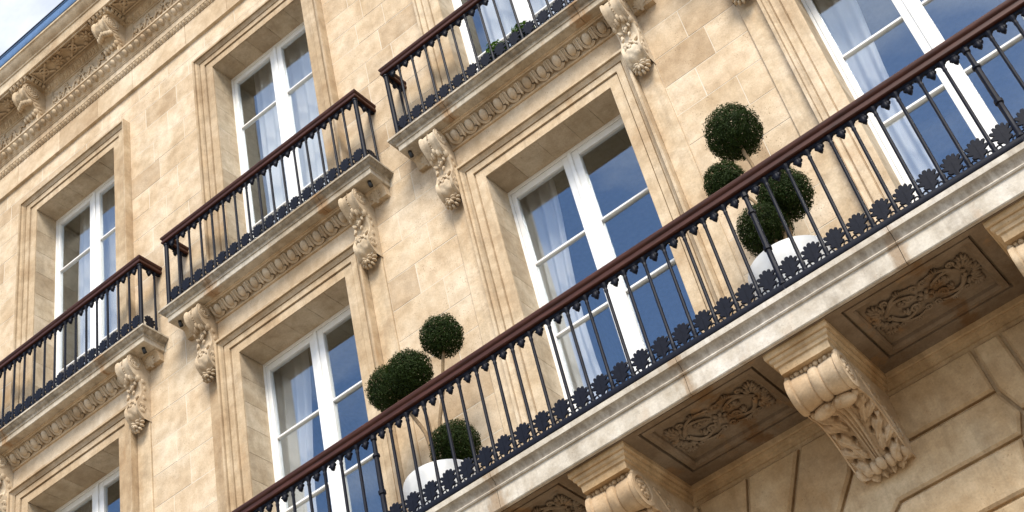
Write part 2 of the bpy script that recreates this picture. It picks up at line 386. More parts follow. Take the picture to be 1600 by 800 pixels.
row=[4.783,4.545,4.305]+[4.305-(4.305-SLABT)*k/11 for k in range(1,12)]+[SLABB]+[SLABB-(SLABB-FLOOR)*k/12 for k in range(1,13)]
J=.0028
rows=[(z1,z0) for z0,z1 in zip(row[:-1],row[1:])]
stones=[]
for k,(z0,z1) in enumerate(rows):
    for a,b in ashlar_intervals(z0,z1):
        wdt=b-a; xs=[a]
        if wdt>2.5:
            x=a+random.uniform(.2,.5)
            while x<b-.25: xs.append(x); x+=random.uniform(.45,.8)
        elif wdt>.9:
            if k%2: xs+=[a+wdt*(.45+random.uniform(-.12,.12))]
            else: xs+=[a+wdt*(.27+random.uniform(-.05,.08)),a+wdt*(.70+random.uniform(-.08,.06))]
        else:
            if random.random()<.88: xs+=[a+wdt*((.36 if k%2 else .64)+random.uniform(-.07,.07))]
        xs.append(b)
        for p,q in zip(xs[:-1],xs[1:]): stones.append((p,q,z0,z1,YW))
x=X0
while x<X1:
    q=x+random.uniform(.6,.95); stones.append((x,q,4.783,5.14,0.0)); x=q
for p,q,z0,z1,y in stones:
    if inview(p,q,y,z0,z1,60):
        yf=y+random.uniform(-.0012,.0012)
        part('stone_block',MB().block(p+J,q-J,z0+J,z1-J,yf,y+.06,.002).mesh('stone_block',M['wall']),wall)

# ---- mouldings helpers (stations along X or around corners)
def run_x(prof,x0,x1):      # prof: (outset, z), outset grows toward -Y
    return MB().sweep(prof,[((x0,0,0),(0,-1,0),(0,0,1)),((x1,0,0),(0,-1,0),(0,0,1))])
def around(prof,cx,half,z_is_v=True,back=.0,cut=None):
    """three-sided slab: left return, front, right return; outset measured beyond the half width / y=0"""
    a,b=-1,1
    return [((cx-half,back,0),(-1,0,0),(0,0,1)),((cx-half,0,0),(-1,-1,0),(0,0,1)),((cx+half,0,0),(1,-1,0),(0,0,1)),((cx+half,back,0),(1,0,0),(0,0,1))]
def arch_secs(cx,half,zt,zb):
    return [((cx-half,0,zb),(-1,0,0),(0,1,0)),((cx-half,0,zt),(-1,0,1),(0,1,0)),((cx+half,0,zt),(1,0,1),(0,1,0)),((cx+half,0,zb),(1,0,0),(0,1,0))]
ARCH=[(0,0),(.002,-.002),(.090,-.002),(.092,.012),(.100,.012),(.102,-.016),(.160,-.018),(.162,.000),(.171,.000),(.173,-.024),(.184,-.028),(.200,-.044),(.206,-.050),(.207,-.040),(.213,-.040),(.214,-.066),(.236,-.068),(.238,-.060),(.238,.07),(.05,.07),(.05,.010),(0,.010)]

# ---- windows
def jamb_mesh(h,d): return MB().bbox(-.09,0,.0045,d,0,h,.005)
pane_cache={}
def window(cx,half,zt,zb,lower):
    d=REV if lower else .278
    wn=empty('window',tuple(OFF),bld)
    # outer fixed frame
    fm=MB(); fy0,fy1=d,d+.075
    fm.bbox(cx-half-.03,cx-half+.022,fy0,fy1,zb,zt+.02,.003); fm.bbox(cx+half-.022,cx+half+.03,fy0,fy1,zb,zt+.02,.003); fm.bbox(cx-half+.022,cx+half-.022,fy0,fy1,zt-.035,zt+.02,.003)
    part('frame',fm.mesh('frame',M['white']),wn)
    gt=zt-.10; gb=zb+.16; n=4; pit=(gt-gb)/n; mt=.013
    for s in (-1,1):
        xo=cx+s*(half-.0235); xi=cx+s*.003; gl=cx+s*(half-.066); gr=cx+s*.082
        sm=MB(); y0,y1=d+.006,d+.06
        a,b=sorted((xo,gl)); sm.bbox(a,b,y0,y1,zb+.02,zt-.037,.004)
        a,b=sorted((gr,xi)); sm.bbox(a,b,y0,y1,zb+.02,zt-.037,.004)
        a,b=sorted((gl,gr)); sm.bbox(a,b,y0+.001,y1,gt,zt-.037,.004); sm.bbox(a,b,y0+.001,y1,zb+.02,gb,.004)
        part('sash',sm.mesh('sash',M['white']),wn)
        for k in range(1,n):
            z=gt-pit*k; part('muntin',MB().bbox(a+.001,b-.001,y0+.004,y1-.006,z-mt,z+mt,.005).mesh('muntin',M['white']),wn)
        for k in range(n):
            z1_,z0_=gt-pit*k-(mt if k else 0),gt-pit*(k+1)+(mt if k<n-1 else 0)
            key=(round(b-a,3),round(z1_-z0_,3))
            if key not in pane_cache:
                hx,hz=key[0]/2+.004,key[1]/2+.004
                pane_cache[key]=MB().box(-hx,hx,0,.004,-hz,hz).mesh('pane',M['glass'])
            part('pane',pane_cache[key],wn,((a+b)/2,d+.033,(z0_+z1_)/2),(R(random.uniform(-.6,.6)),0,R(random.uniform(-.6,.6))))
    if True:  # meeting cover strip
        part('cover_strip',MB().bbox(cx-.020,cx+.020,d-.010,d+.0055,zb+.02,zt-.036,.006).mesh('cover_strip',M['white']),wn)
    # stone reveal: jamb stones and head stones
    rv=empty('reveal',tuple(OFF),bld)
    nj=12 if lower else 10; hgt=(zt-zb)/nj; me=jamb_mesh(hgt-.0006,.36)
    for k in range(nj):
        z=zb+k*hgt
        part('jamb_stone',me,rv,(cx-half,random.uniform(-.0015,.0015),z+.002)); o=part('jamb_stone',me,rv,(cx+half,random.uniform(-.0015,.0015),z+.002)); o.scale=(-1,1,1)
    xs=[-half]+[half*(-.62+.62*t*2/3+random.uniform(-.04,.04)) for t in range(4)]+[half]
    for p,q in zip(xs[:-1],xs[1:]):
        part('head_stone',MB().bbox(cx+p+.0005,cx+q-.0005,.012,.36,zt,zt+.08,.003).mesh('head_stone',M['reveal']),rv)
    # architrave
    part('architrave',MB().sweep(ARCH,arch_secs(cx,half,zt,zb)).mesh('architrave',M['trim'],35))
    # room behind the glass
    rm=MB(); a,b,y0,y1,zf,zcl=cx-1.15,cx+1.15,.341,3.2,zb-.02,zt+.55
    rm.add([(a,y0,zf),(a,y1,zf),(a,y1,zcl),(a,y0,zcl),(b,y0,zf),(b,y1,zf),(b,y1,zcl),(b,y0,zcl)],[(0,1,2,3),(4,7,6,5),(1,5,6,2),(3,2,6,7),(0,4,5,1)])
    part('room_shell',rm.mesh('room_shell',M['room'],recalc=False))
    return wn
M_rev=M['reveal']
_j=jamb_mesh
def jamb_mesh(h,d): return MB().bbox(-.09,0,.012,d,0,h,.0025).mesh('jamb_stone',M['reveal'])
for x in BAYS: window(x,W,0.0,FLOOR+.03,True)
for x in UP: window(x,WU,ZU,SLABT+.03,False)

# ---- flat strips, frieze panel, egg-and-dart, small consoles, small balcony slabs
egg=MB()
egg.ell((0,0,0),(.040,.036,.056),10,8)
ring=[(.062*math.cos(t),0,.072*math.sin(t)) for t in [math.pi*(1.0+ k/14) for k in range(15)]]
ring=[(-.064,.004,.062)]+ring+[(.064,.004,.062)]
egg.tube(ring,.0095,6); 
ring2=[(x*.80,-.006,z*.84) for x,y,z in ring]; egg.tube(ring2,.006,5)
EGG=egg.mesh('egg',M['carve'],50)
dart=MB(); dart.prism([(-.004,.055),(.004,.055),(.011,-.045),(0,-.066),(-.011,-.045)],-.016,.02,.004)
for s in (-1,1): dart.tube([(s*.004,-.004,-.02),(s*.013,-.004,.02),(s*.016,-.002,.05)],[.003,.005,.004],5)
DART=dart.mesh('dart',M['carve'],50)

def leaf_lump(mb,c,size,ang,yaw=0,lobes=5,depth=.35,flat=.35):
    """fan of lobes in the XZ plane opening along ang"""
    for k in range(lobes):
        t=(k/(lobes-1)-.5)*2.0 if lobes>1 else 0
        a=ang+t*1.05; L_=size*(1-.28*abs(t))
        d=Vector((math.cos(a),0,math.sin(a)))
        Mx=Matrix.Rotation(-(a),3,'Y')
        mb.ell(Vector(c)+d*L_*.5,(L_*.55,size*depth,size*flat*.5),6,5,Mx)
PALM_STONE=None
def palmette_outline(h,wd):
    """lobed leaf outline, base at z=0, as polygon"""
    half=[(.11,0),(.10,.10),(.15,.17),(.27,.19),(.36,.25),(.38,.32),(.31,.36),(.27,.37),(.38,.42),(.50,.46),(.545,.53),(.49,.59),(.38,.60),(.34,.60),(.44,.67),(.50,.73),(.49,.80),(.39,.82),(.29,.77),(.30,.84),(.30,.92),(.22,.96),(.14,.91),(.12,.86),(.11,.93),(.07,.985)]
    r=[(x*wd,z*h) for x,z in half]
    return [(-x,z) for x,z in r]+[(0,h)]+r[::-1]
def palmette(h,wd,th,mat,name):
    out_=palmette_outline(h,wd); mb=MB()
    n=len(out_); cy=h*.36
    V=[]; 
    for x,z in out_: V.append((x,th*.35,z))
    for x,z in out_: V.append((x,-th*.35,z))
    for x,z in out_: V.append((x*.90,-th*.70,cy+(z-cy)*.92))
    V.append((0,-th*.74,cy))
    F=[tuple(range(n))[::-1]]
    for i in range(n):
        j=(i+1)%n; F+=[(i,j,n+j,n+i),(n+i,n+j,2*n+j,2*n+i),(2*n+i,2*n+j,3*n)]
    mb.add(V,F)
    mb.tube([(0,-th*.6,0),(0,-th*.75,h*.45),(0,-th*.62,h*.9)],[th*.34,th*.3,th*.14],5)
    return mb
PALM_S=palmette(.12,.12,.02,None,None).mesh('leaf_ornament',M['carve'],50)

def scroll_console(curve,width,mat,volute,vr,low=None,lr=0,beads=12,ns=46,relief=.012,seed=1.0):
    """curve: front/underside line as (outset,z) from top to bottom"""
    C_=spline([(a,b,0) for a,b in curve],ns); nx=13; mb=MB(); nr=[]
    for i in range(ns):
        t=(C_[min(i+1,ns-1)]-C_[max(i-1,0)]).normalized(); nr.append(Vector((-t.y,t.x,0)))
    if nr[ns//4].x<0: nr=[-v for v in nr]
    def P(i,j):
        u=-1+2*j/(nx-1); e=0
        if abs(u)>.72: e=.010*(width/.17)
        elif abs(u)>.5: e=-.004
        s_=i/(ns-1)
        if s_>.3: e+=relief*1.6*max(0,noise.noise((u*2.2*seed+3,s_*11,seed)))*(1-abs(u)*.4)+relief*.8*abs(math.sin(s_*26+abs(u)*2.6))*(1-u*u)
        p=C_[i]+nr[i]*e
        return (u*width/2,-max(p.x,.0),p.y)
    mb.grid(P,ns,nx)
    # sides
    for s in (0,nx-1):
        V=[];F=[]
        for i in range(ns):
            p=P(i,s); V+=[p,(p[0],.04,p[2])]
        F=[(2*i,2*i+1,2*i+3,2*i+2) for i in range(ns-1)]; mb.add(V,F)
    # volute spirals on both sides and bead string on the front
    for s in (-1,1):
        xx=s*(width/2+.001)
        for (cy,cz2),rr in ((volute,vr),)+(((low,lr),) if low else ()):
            sp=[]; rad=[]
            for k in range(30):
                q=k/29; a=q*4.2*math.pi; r_=rr*(1-.85*q); sp.append((xx,-(cy+r_*math.cos(a)),cz2+r_*math.sin(a))); rad.append(rr*.13*(1-.5*q))
            mb.tube(sp,rad,5); mb.ell((xx,-cy,cz2),(rr*.16,rr*.2,rr*.2),6,5)
        for k in range(5):
            i=int(ns*(.42+.1*k)); p=C_[i]; q=p*1.0; mb.ell((xx*.98,-max(.012,q.x*.62),q.y),(width*.06,max(.012,q.x*.28),.03),6,5)
    for k in range(beads):
        i=int(ns*.34*(k+.5)/beads); p=C_[i]+nr[i]*.003; mb.ell((0,-p.x,p.y),(.0075*width/.17,)*3,6,4)
    return mb
SC_CURVE=[(.02,SLABB),(.19,SLABB-.012),(.235,.585),(.225,.51),(.165,.44),(.105,.385),(.075,.315),(.075,.23),(.105,.15),(.132,.09),(.125,.03),(.085,-.02),(.045,-.045)]
sc=scroll_console(SC_CURVE,.175,None,(.155,.56),.07,(.075,.075),.045)
# curled leaf under the scroll and the hanging leaf at the foot
for k in range(7):
    u=-1+2*k/6; sc.ell((u*.075,-.165+.05*abs(u),.435-.028*abs(u)+.012*(k%2)),(.021,.036,.042),7,6,Matrix.Rotation(.5,3,'X'))
for r_,c_,n_,yo in ((.060,-.078,9,-.060),(.030,-.085,6,-.088)):
    for k in range(n_):
        a=math.pi*(.82+1.36*k/(n_-1))
        sc.ell((r_*math.cos(a),yo,c_+r_*1.1*math.sin(a)),(.024,.026,.0125),8,6,Matrix.Rotation(-a,3,'Y'))
sc.ell((0,-.05,-.07),(.034,.034,.034),9,7)
for k in range(22):
    random.seed(100+k); t=random.random(); z=lerp(.40,.10,t); o_=lerp(.10,.12,t)
    sc.ell((random.uniform(-.07,.07),-o_-random.uniform(-.005,.02),z),(.013,.016,.026),6,5,Matrix.Rotation(random.uniform(-.8,.8),3,'Y'))
def roll(mb,c_y,c_z,r,hw_,seg=20):
    pr=[(.001,-hw_),(r*.55,-hw_),(r*.60,-hw_-.004),(r*.70,-hw_-.004),(r*.74,-hw_+.006),(r*.84,-hw_+.006),(r*.88,-hw_-.004),(r,-hw_-.002),(r*1.02,-hw_*.75),(r*.93,-hw_*.70),(r*.92,-hw_*.22),(r*.99,-hw_*.18)]
    pr=pr+[(a,-b) for a,b in pr[::-1]]
    m=MB().lathe(pr,seg).xform(Matrix.Rotation(R(90),4,'Y')).xform(Matrix.Translation((0,-c_y,c_z))); mb.join(m)
    for s_ in (-1,1):
        for k in range(6): mb.ell((s_*hw_,-c_y-r*.32*math.sin(k*1.047),c_z+r*.32*math.cos(k*1.047)),(r*.07,r*.17,r*.17),6,5)
        mb.ell((s_*hw_,-c_y,c_z),(r*.1,r*.14,r*.14),6,5)
roll(sc,.155,.572,.079,.090)
random.seed(11)
SCM=sc.mesh('console',M['carve'],60)

SLAB=[(0,SLABB),(.232,SLABB),(.236,.660),(.236,.712),(.246,.716),(.248,.730),(.252,.742),(.268,.752),(.284,.768),(.288,.778),(.298,.780),(.299,.800),(.293,SLABT),(0,SLABT)]
def slab_piece(cx,x0,x1,left,right):
    # outset is measured from the wall for the front, from the inner rectangle (half=1.344-.299) for the returns
    hx=1.344-.299; secs=[]
    if left: secs+=[((cx-hx,.06,0),(-1,0,0),(0,0,1)),((cx-hx,0,0),(-1,-1,0),(0,0,1))]
    else: secs+=[((cx+x0,0,0),(0,-1,0),(0,0,1))]
    if right: secs+=[((cx+hx,0,0),(1,-1,0),(0,0,1)),((cx+hx,.06,0),(1,0,0),(0,0,1))]
    else: secs+=[((cx+x1,0,0),(0,-1,0),(0,0,1))]
    return MB().sweep(SLAB,secs)
def small_order(cx,slab=True):
    for s in (-1,1):
        a,b=sorted((cx+s*.8885,cx+s*1.06)); part('strip',MB().block(a,b,FLOOR+.0,SLABB-.001,.006,.06,.006).mesh('strip',M['trim']))
    part('frieze_panel',MB().block(cx-.888,cx+.888,.2385,.505,.001,.06,.003).mesh('frieze_panel',M['wall']))
    pr=[(-.04,.500),(.012,.500),(.020,.505),(.022,.513),(.016,.519),(.020,.5195),(.020,.540),(.050,.600),(.112,.632),(.130,.630),(.132,.643),(.148,.644),(.150,SLABB-.001),(-.04,SLABB-.001)]
    em=part('egg_moulding',run_x(pr,cx-.888,cx+.888).mesh('egg_moulding',M['trim'],30))
    n=11; pt=1.74/n
    for k in range(n):
        x=cx-.87+pt*(k+.5); part('egg',EGG,em,(x,-.076,.574),(R(42),0,0))
        if k<n-1: part('dart',DART,em,(x+pt/2,-.082,.574),(R(42),0,0))
    for s in (-1,1):
        part('console',SCM,None,(cx+s*.978,0,0))
        part('leaf_ornament',PALM_S,None,(cx+s*1.15,0,SLABB-.120),(R(30),0,0))
        part('slab_return_moulding',run_x([(-.03,.55),(.02,.55),(.03,.57),(.05,.62),(.075,.64),(.08,SLABB-.001),(-.03,SLABB-.001)],*sorted((cx+s*1.068,cx+s*1.262))).mesh('slab_return_moulding',M['trim'],30))
    if slab:
        sl=empty('balcony_slab',tuple(OFF),bld); j=.002
        part('slab_stone',slab_piece(cx,0,-.72-j,True,False).mesh('slab_stone',M['slab'],30),sl)
        part('slab_stone',slab_piece(cx,-.72+j,.70-j,False,False).mesh('slab_stone',M['slab'],30),sl)
        part('slab_stone',slab_piece(cx,.70+j,0,False,True).mesh('slab_stone',M['slab'],30),sl)
        part('slab_core',MB().box(cx-1.0,cx+1.0,-.15,.05,SLABB+.01,SLABT-.006).mesh('slab_core',M['mortar']),sl)
for x in BAYS: small_order(x)

# ---- long balcony
LSL=[(0,SZ+.07),(.822,SZ+.07),(.828,SZ+.01),(.835,SZ),(.860,SZ),(.865,SZ+.006),(.865,-3.474),(.877,-3.472),(.882,-3.464),(.877,-3.455),(.864,-3.453),(.860,-3.440),(.866,-3.415),(.880,-3.398),(.888,-3.391),(.901,-3.388),(.903,-3.350),(.896,FLOOR),(0,FLOOR)]
lb=empty('long_balcony',tuple(OFF),bld)
xs=[-5.0,-2.17,-.70,.755,2.23,3.75,X1]
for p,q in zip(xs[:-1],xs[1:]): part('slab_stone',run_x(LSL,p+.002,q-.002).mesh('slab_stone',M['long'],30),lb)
# abacus mouldings wrap the consoles and run along the wall
ZB=-3.755
ABA=[(-.05,SZ+.015),(.030,SZ+.015),(.030,SZ-.030),(.024,SZ-.036),(.012,SZ-.038),(.012,SZ-.060),(.006,SZ-.066),(-.002,SZ-.070),(-.004,SZ-.092),(-.016,SZ-.098),(-.018,ZB),(-.05,ZB)]
KC=[k*S/2 for k in range(-2,4)]
KH=.184; KY=-.777
secs=[((X0+4,.03,0),(0,-1,0),(0,0,1))]
for c in KC:
    secs+=[((c-KH,0.03,0),(-1,-1,0),(0,0,1)),((c-KH,KY,0),(-1,-1,0),(0,0,1)),((c+KH,KY,0),(1,-1,0),(0,0,1)),((c+KH,0.03,0),(1,-1,0),(0,0,1))]
secs.append(((X1,.03,0),(0,-1,0),(0,0,1)))
part('soffit_moulding',MB().sweep(ABA,secs).mesh('soffit_moulding',M['low'],30))
for c in KC: part('abacus',MB().box(c-KH+.045,c+KH-.045,KY+.045,.05,ZB+.003,SZ+.01).mesh('abacus',M['low']))

def scroll_relief():
    """carved acanthus scrolls for a soffit panel; panel plane XY, relief hangs to -Z"""
    mb=MB(); zn=(0,0,1)
    def vine(pts,r0,r1,n=22):
        P=spline([(x,y,0) for x,y in pts],n); mb.tube([(p.x,p.y,-.006-.010*math.sin(math.pi*i/(n-1))) for i,p in enumerate(P)],[lerp(r0,r1,i/(n-1)) for i in range(n)],6,.75,zn)
    def spiral(cx,cy,r,a0,turns,sgn,w=.010):
        n=22; mb.tube([(cx+r*(1-.8*k/(n-1))*math.cos(a0+sgn*turns*6.283*k/(n-1)),cy+r*(1-.8*k/(n-1))*math.sin(a0+sgn*turns*6.283*k/(n-1)),-.012) for k in range(n)],[w*(1-.45*k/(n-1)) for k in range(n)],6,.8,zn)
        mb.ell((cx,cy,-.012),(r*.28,r*.28,.014),7,5)
    def lobes(cx,cy,ang,size,n=5,spread=1.1):
        for k in range(n):
            t=(k/(n-1)-.5)*2; a=ang+t*spread; l=size*(1-.25*abs(t))
            mb.ell((cx+math.cos(a)*l*.6,cy+math.sin(a)*l*.6,-.010),(l*.48,size*.17,.017),7,5,Matrix.Rotation(a,3,'Z'))
    mb.ell((0,0,-.014),(.024,.024,.022),8,6)
    for k in range(6): a=k*1.047; mb.ell((.036*math.cos(a),.036*math.sin(a),-.010),(.021,.014,.015),7,5,Matrix.Rotation(a,3,'Z'))
    for sx in (-1,1):
        for sy in (-1,1):
            X=lambda x,y:(sx*x,sy*y)
            vine([X(.05,.03),X(.10,.085),X(.17,.105),X(.22,.07),X(.245,.02)],.008,.017)
            vine([X(.05,.135),X(.11,.150),X(.18,.125),X(.22,.06),X(.26,.01)],.007,.015)
            spiral(sx*.085,sy*.055,.034,math.atan2(sy*.5,sx*.8),1.4,-sx*sy,.0095)
            spiral(sx*.035,sy*.115,.028,math.atan2(sy,sx),1.3,sx*sy,.008)
            spiral(sx*.215,sy*.135,.026,math.atan2(-sy,sx),1.3,sx*sy,.009)
            lobes(sx*.17,sy*.055,math.atan2(-sy*.3,-sx),.055,4,.8)
            lobes(sx*.262,sy*.055,math.atan2(sy*.8,sx*.7),.085,6,1.15)
            lobes(sx*.285,sy*.115,math.atan2(sy*1.0,sx*.4),.062,5,1.0)
            lobes(sx*.12,sy*.145,math.atan2(sy,sx*.3),.040,4,.9)
        lobes(sx*.29,0,0 if sx>0 else math.pi,.075,5,1.0)
    return mb
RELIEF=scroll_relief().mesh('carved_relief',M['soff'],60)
PH=.418; PY0,PY1=-.772,-.118
for k in range(len(KC)-1):
    c=(KC[k]+KC[k+1])/2; half=S/4-.0005
    if not inview(c-half,c+half,-.5,SZ-.05,SZ+.05,150): continue
    ymid=(PY0+PY1)/2; hy=(PY1-PY0)/2
    def ring_(ix,iy,z): return [(c-ix,ymid-iy,z),(c+ix,ymid-iy,z),(c+ix,ymid+iy,z),(c-ix,ymid+iy,z)]
    def outer(z): return [(c-half,-.821,z),(c+half,-.821,z),(c+half,.03,z),(c-half,.03,z)]
    rings=[outer(SZ+.020),outer(SZ+.004),ring_(PH+.002,hy+.002,SZ+.004),ring_(PH,hy,SZ+.034),ring_(PH-.012,hy-.012,SZ+.034),ring_(PH-.016,hy-.016,SZ+.006),ring_(PH-.050,hy-.050,SZ+.004),ring_(PH-.064,hy-.064,SZ+.020),ring_(PH-.066,hy-.066,SZ+.042),ring_(PH-.120,hy-.120,SZ+.052)]
    mb=MB(); V=[p for r_ in rings for p in r_]; F=[]
    for a in range(len(rings)-1):
        for i in range(4): F.append((a*4+i,a*4+(i+1)%4,a*4+4+(i+1)%4,a*4+4+i))
    F.append(tuple(len(V)-4+i for i in range(4))); mb.add(V,F)
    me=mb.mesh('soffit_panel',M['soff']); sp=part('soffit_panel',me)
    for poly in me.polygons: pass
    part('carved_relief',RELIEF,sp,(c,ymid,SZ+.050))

# ---- big acanthus consoles under the long balcony
def big_console():
    mb=MB(); hw=.172; zt=ZB+.01
    CY,CZ,CR=.635,-3.862,.112
    # scroll roll: cylinder along X with a middle band
    prof=[]
    nx=41; na=40
    def P(i,j):
        u=-1+2*j/(nx-1); x=u*hw; r=CR*(1-.10*math.cos(u*math.pi*.5)**2*0.9)
        if abs(u)<.16: r+=.010*math.sqrt(max(0,1-(u/.16)**2))+.002
        elif abs(u)<.20: r-=.008
        if abs(u)>.84: r+=.010
        elif abs(u)>.79: r-=.004
        a=math.pi*(.05+i/(na-1)*1.75)
        return (x,-(CY+r*math.sin(a-.25)*1.0) ,CZ+r*math.cos(a-.25))
    mb.grid(P,na,nx)
    for s in (-1,1):   # end discs with rosette
        rr=[(CR+.008,0),(CR+.008,.006),(CR*.80,.008),(CR*.74,-.006),(CR*.66,-.006),(CR*.6,.004),(0.002,.004)]
        seg=32; V=[];F=[]
        for r_,e in rr:
            for k in range(seg):
                a=6.2832*k/seg; V.append((s*(hw+e),-(CY+r_*math.sin(a)),CZ+r_*math.cos(a)))
        for q in range(len(rr)-1):
            for k in range(seg): F.append((q*seg+k,q*seg+(k+1)%seg,(q+1)*seg+(k+1)%seg,(q+1)*seg+k))
        F.append(tuple((len(rr)-1)*seg+k for k in range(seg))); mb.add(V,F)
        for k in range(8):
            a=k*.785; mb.ell((s*(hw+.004),-(CY+.042*math.sin(a)),CZ+.042*math.cos(a)),(.009,.020,.012),7,5,Matrix.Rotation(-a,3,'X'))
        mb.ell((s*(hw+.004),-CY,CZ),(.012,.016,.016),8,6)
    # frilled leaf edge over the roll
    for k in range(11):
        u=-1+2*k/10; mb.ell((u*hw*.93,-(CY+.062-.010*(k%2)),CZ+.098+.006*(k%2)),(.019,.030,.020),7,6,Matrix.Rotation(.6,3,'X')@Matrix.Rotation(u*.4,3,'Y'))
    # body: underside curve carries the leaf
    cur=[(.60,-3.962),(.545,-3.972),(.47,-3.962),(.40,-3.966),(.32,-4.000),(.25,-4.055),(.185,-4.120),(.115,-4.180),(.05,-4.205),(-.02,-4.205)]
    ns=150; Cv=spline([(a,b,0) for a,b in cur],ns); nrm=[]
    for i in range(ns):
        t=(Cv[min(i+1,ns-1)]-Cv[max(i-1,0)]).normalized(); nrm.append(Vector((-t.y,t.x,0)) if -t.x>0 else Vector((t.y,-t.x,0)))
    nrm=[(v if v.y<0 or v.x>0 else -v) for v in nrm]
    lobes=[] # (u centre, s centre, half length, half width, angle, height)
    for (u,s_,l,wd,ang,h) in ((.62,.30,.115,.20,.55,.030),(.74,.40,.09,.17,.8,.028),(.48,.40,.10,.16,.4,.026),(.60,.54,.12,.20,.55,.036),(.78,.63,.085,.16,.85,.030),(.44,.64,.10,.16,.35,.028),(.60,.77,.11,.19,.55,.036),(.80,.85,.07,.15,.9,.030),(.36,.84,.08,.16,.3,.028),(.52,.92,.06,.17,.5,.034),(.16,.93,.055,.15,.1,.034),(.30,.22,.08,.16,.3,.022)):
        lobes+=[(u,s_,l,wd,ang,h),(-u,s_,l,wd,-ang,h)]
    eyes=[(s*u,t) for s in (-1,1) for u,t in ((.40,.335),(.36,.56),(.36,.74),(.70,.475),(.74,.70),(.30,.885))]
    nx=81
    def Q(i,j):
        u=-1+2*j/(nx-1); s_=i/(ns-1); e=0
        if abs(u)>.93: e=.012
        else:
            for (uc,scn_,l,wd,ang,h) in lobes:
                du=(u-uc)*hw; ds=(s_-scn_)*.78; ca,sa=math.cos(ang),math.sin(ang)
                a=(ds*ca-du*sa)/(l*.78); b=(ds*sa+du*ca)/(wd*hw); q=a*a+b*b
                th_=math.atan2(b,a); q*=1+.42*(.5-.5*math.cos(7*th_))*min(1,q*1.6)
                if q<1: e=max(e,h*1.55*(1-q)**.38*(.84+.16*math.cos(b*7)))
            if abs(u)<.30*(1.05-s_*.9):
                st=abs(u)/(.30*(1.05-s_*.9)+.001); e=max(e,.034+.011*math.cos(st*math.pi*3))
            for ue,se in eyes:
                q=((u-ue)*hw/.010)**2+((s_-se)*.78/.016)**2
                if q<4: e-=.075*math.exp(-q)
        p=Cv[i]+nrm[i]*(e-.012)
        return (u*hw,-p.x,p.y)
    mb.grid(Q,ns,nx)
    for s in (0,nx-1):
        V=[]
        for i in range(ns):
            p=Q(i,s); V+=[p,(p[0],p[1],zt)]
        mb.add(V,[(2*i,2*i+1,2*i+3,2*i+2) for i in range(ns-1)])
    # curled leaf tip under the roll
    for s in (-1,1):
        mb.ell((s*.062,-.560,-3.985),(.082,.046,.040),14,9,Matrix.Rotation(s*.18,3,'Y')@Matrix.Rotation(-.3,3,'X'))
        for k in range(4): mb.ell((s*(.035+.034*k),-.590+.010*k,-3.992+.006*k),(.020,.026,.024),8,6,Matrix.Rotation(-.4,3,'X'))
    for k in range(7):
        u=-1+2*k/6; mb.ell((u*hw*.86,-.105-.018*(k%2)+.02*abs(u),-4.200+.010*abs(u)),(.030,.048,.034),9,7,Matrix.Rotation(-.5,3,'X'))
    # side relief: running scroll, small lower volute
    for s in (-1,1):
        xx=s*(hw+.001)
        def vine(pts,r0,r1,n=20):
            P=spline([(0,-a,b) for a,b in pts],n); mb.tube([(xx,p.y,p.z) for p in P],[lerp(r0,r1,i/(n-1)) for i in range(n)],5,.7,(1,0,0))
        vine([(.50,-3.80),(.42,-3.86),(.35,-3.93),(.27,-3.97),(.20,-4.03),(.13,-4.10)],.012,.009)
        for cy,cz,r in ((.44,-3.825,.030),(.35,-3.86,.030),(.27,-3.90,.030)):
            mb.tube([(xx,-(cy+r*(1-.8*k/17)*math.cos(k*.5)),cz+r*(1-.8*k/17)*math.sin(k*.5)) for k in range(18)],[.007]*18,5)
        for k in range(9):
            t=k/8; mb.ell((xx,-lerp(.46,.16,t),lerp(-3.81,-4.0,t)+.03*(k%2)),(.008,.024,.014),6,5,Matrix.Rotation(.7+(k%2)*1.2,3,'X'))
        cy,cz,r=.135,-4.075,.062
        mb.tube([(xx,-(cy+r*.8*(1-.85*k/29)*math.cos(k*.46)),cz+r*1.2*(1-.85*k/29)*math.sin(k*.46)) for k in range(30)],[.008]*30,5)
    mb.box(-hw+.002,hw-.002,-.52,.05,zt-.12,zt+.004)
    return mb
BIG=big_console().mesh('carved_bracket',M['bigc'],55)
for c in KC:
    if inview(c-.2,c+.2,-.4,-4.2,-3.7,200): part('carved_bracket',BIG,None,(c,0,0))

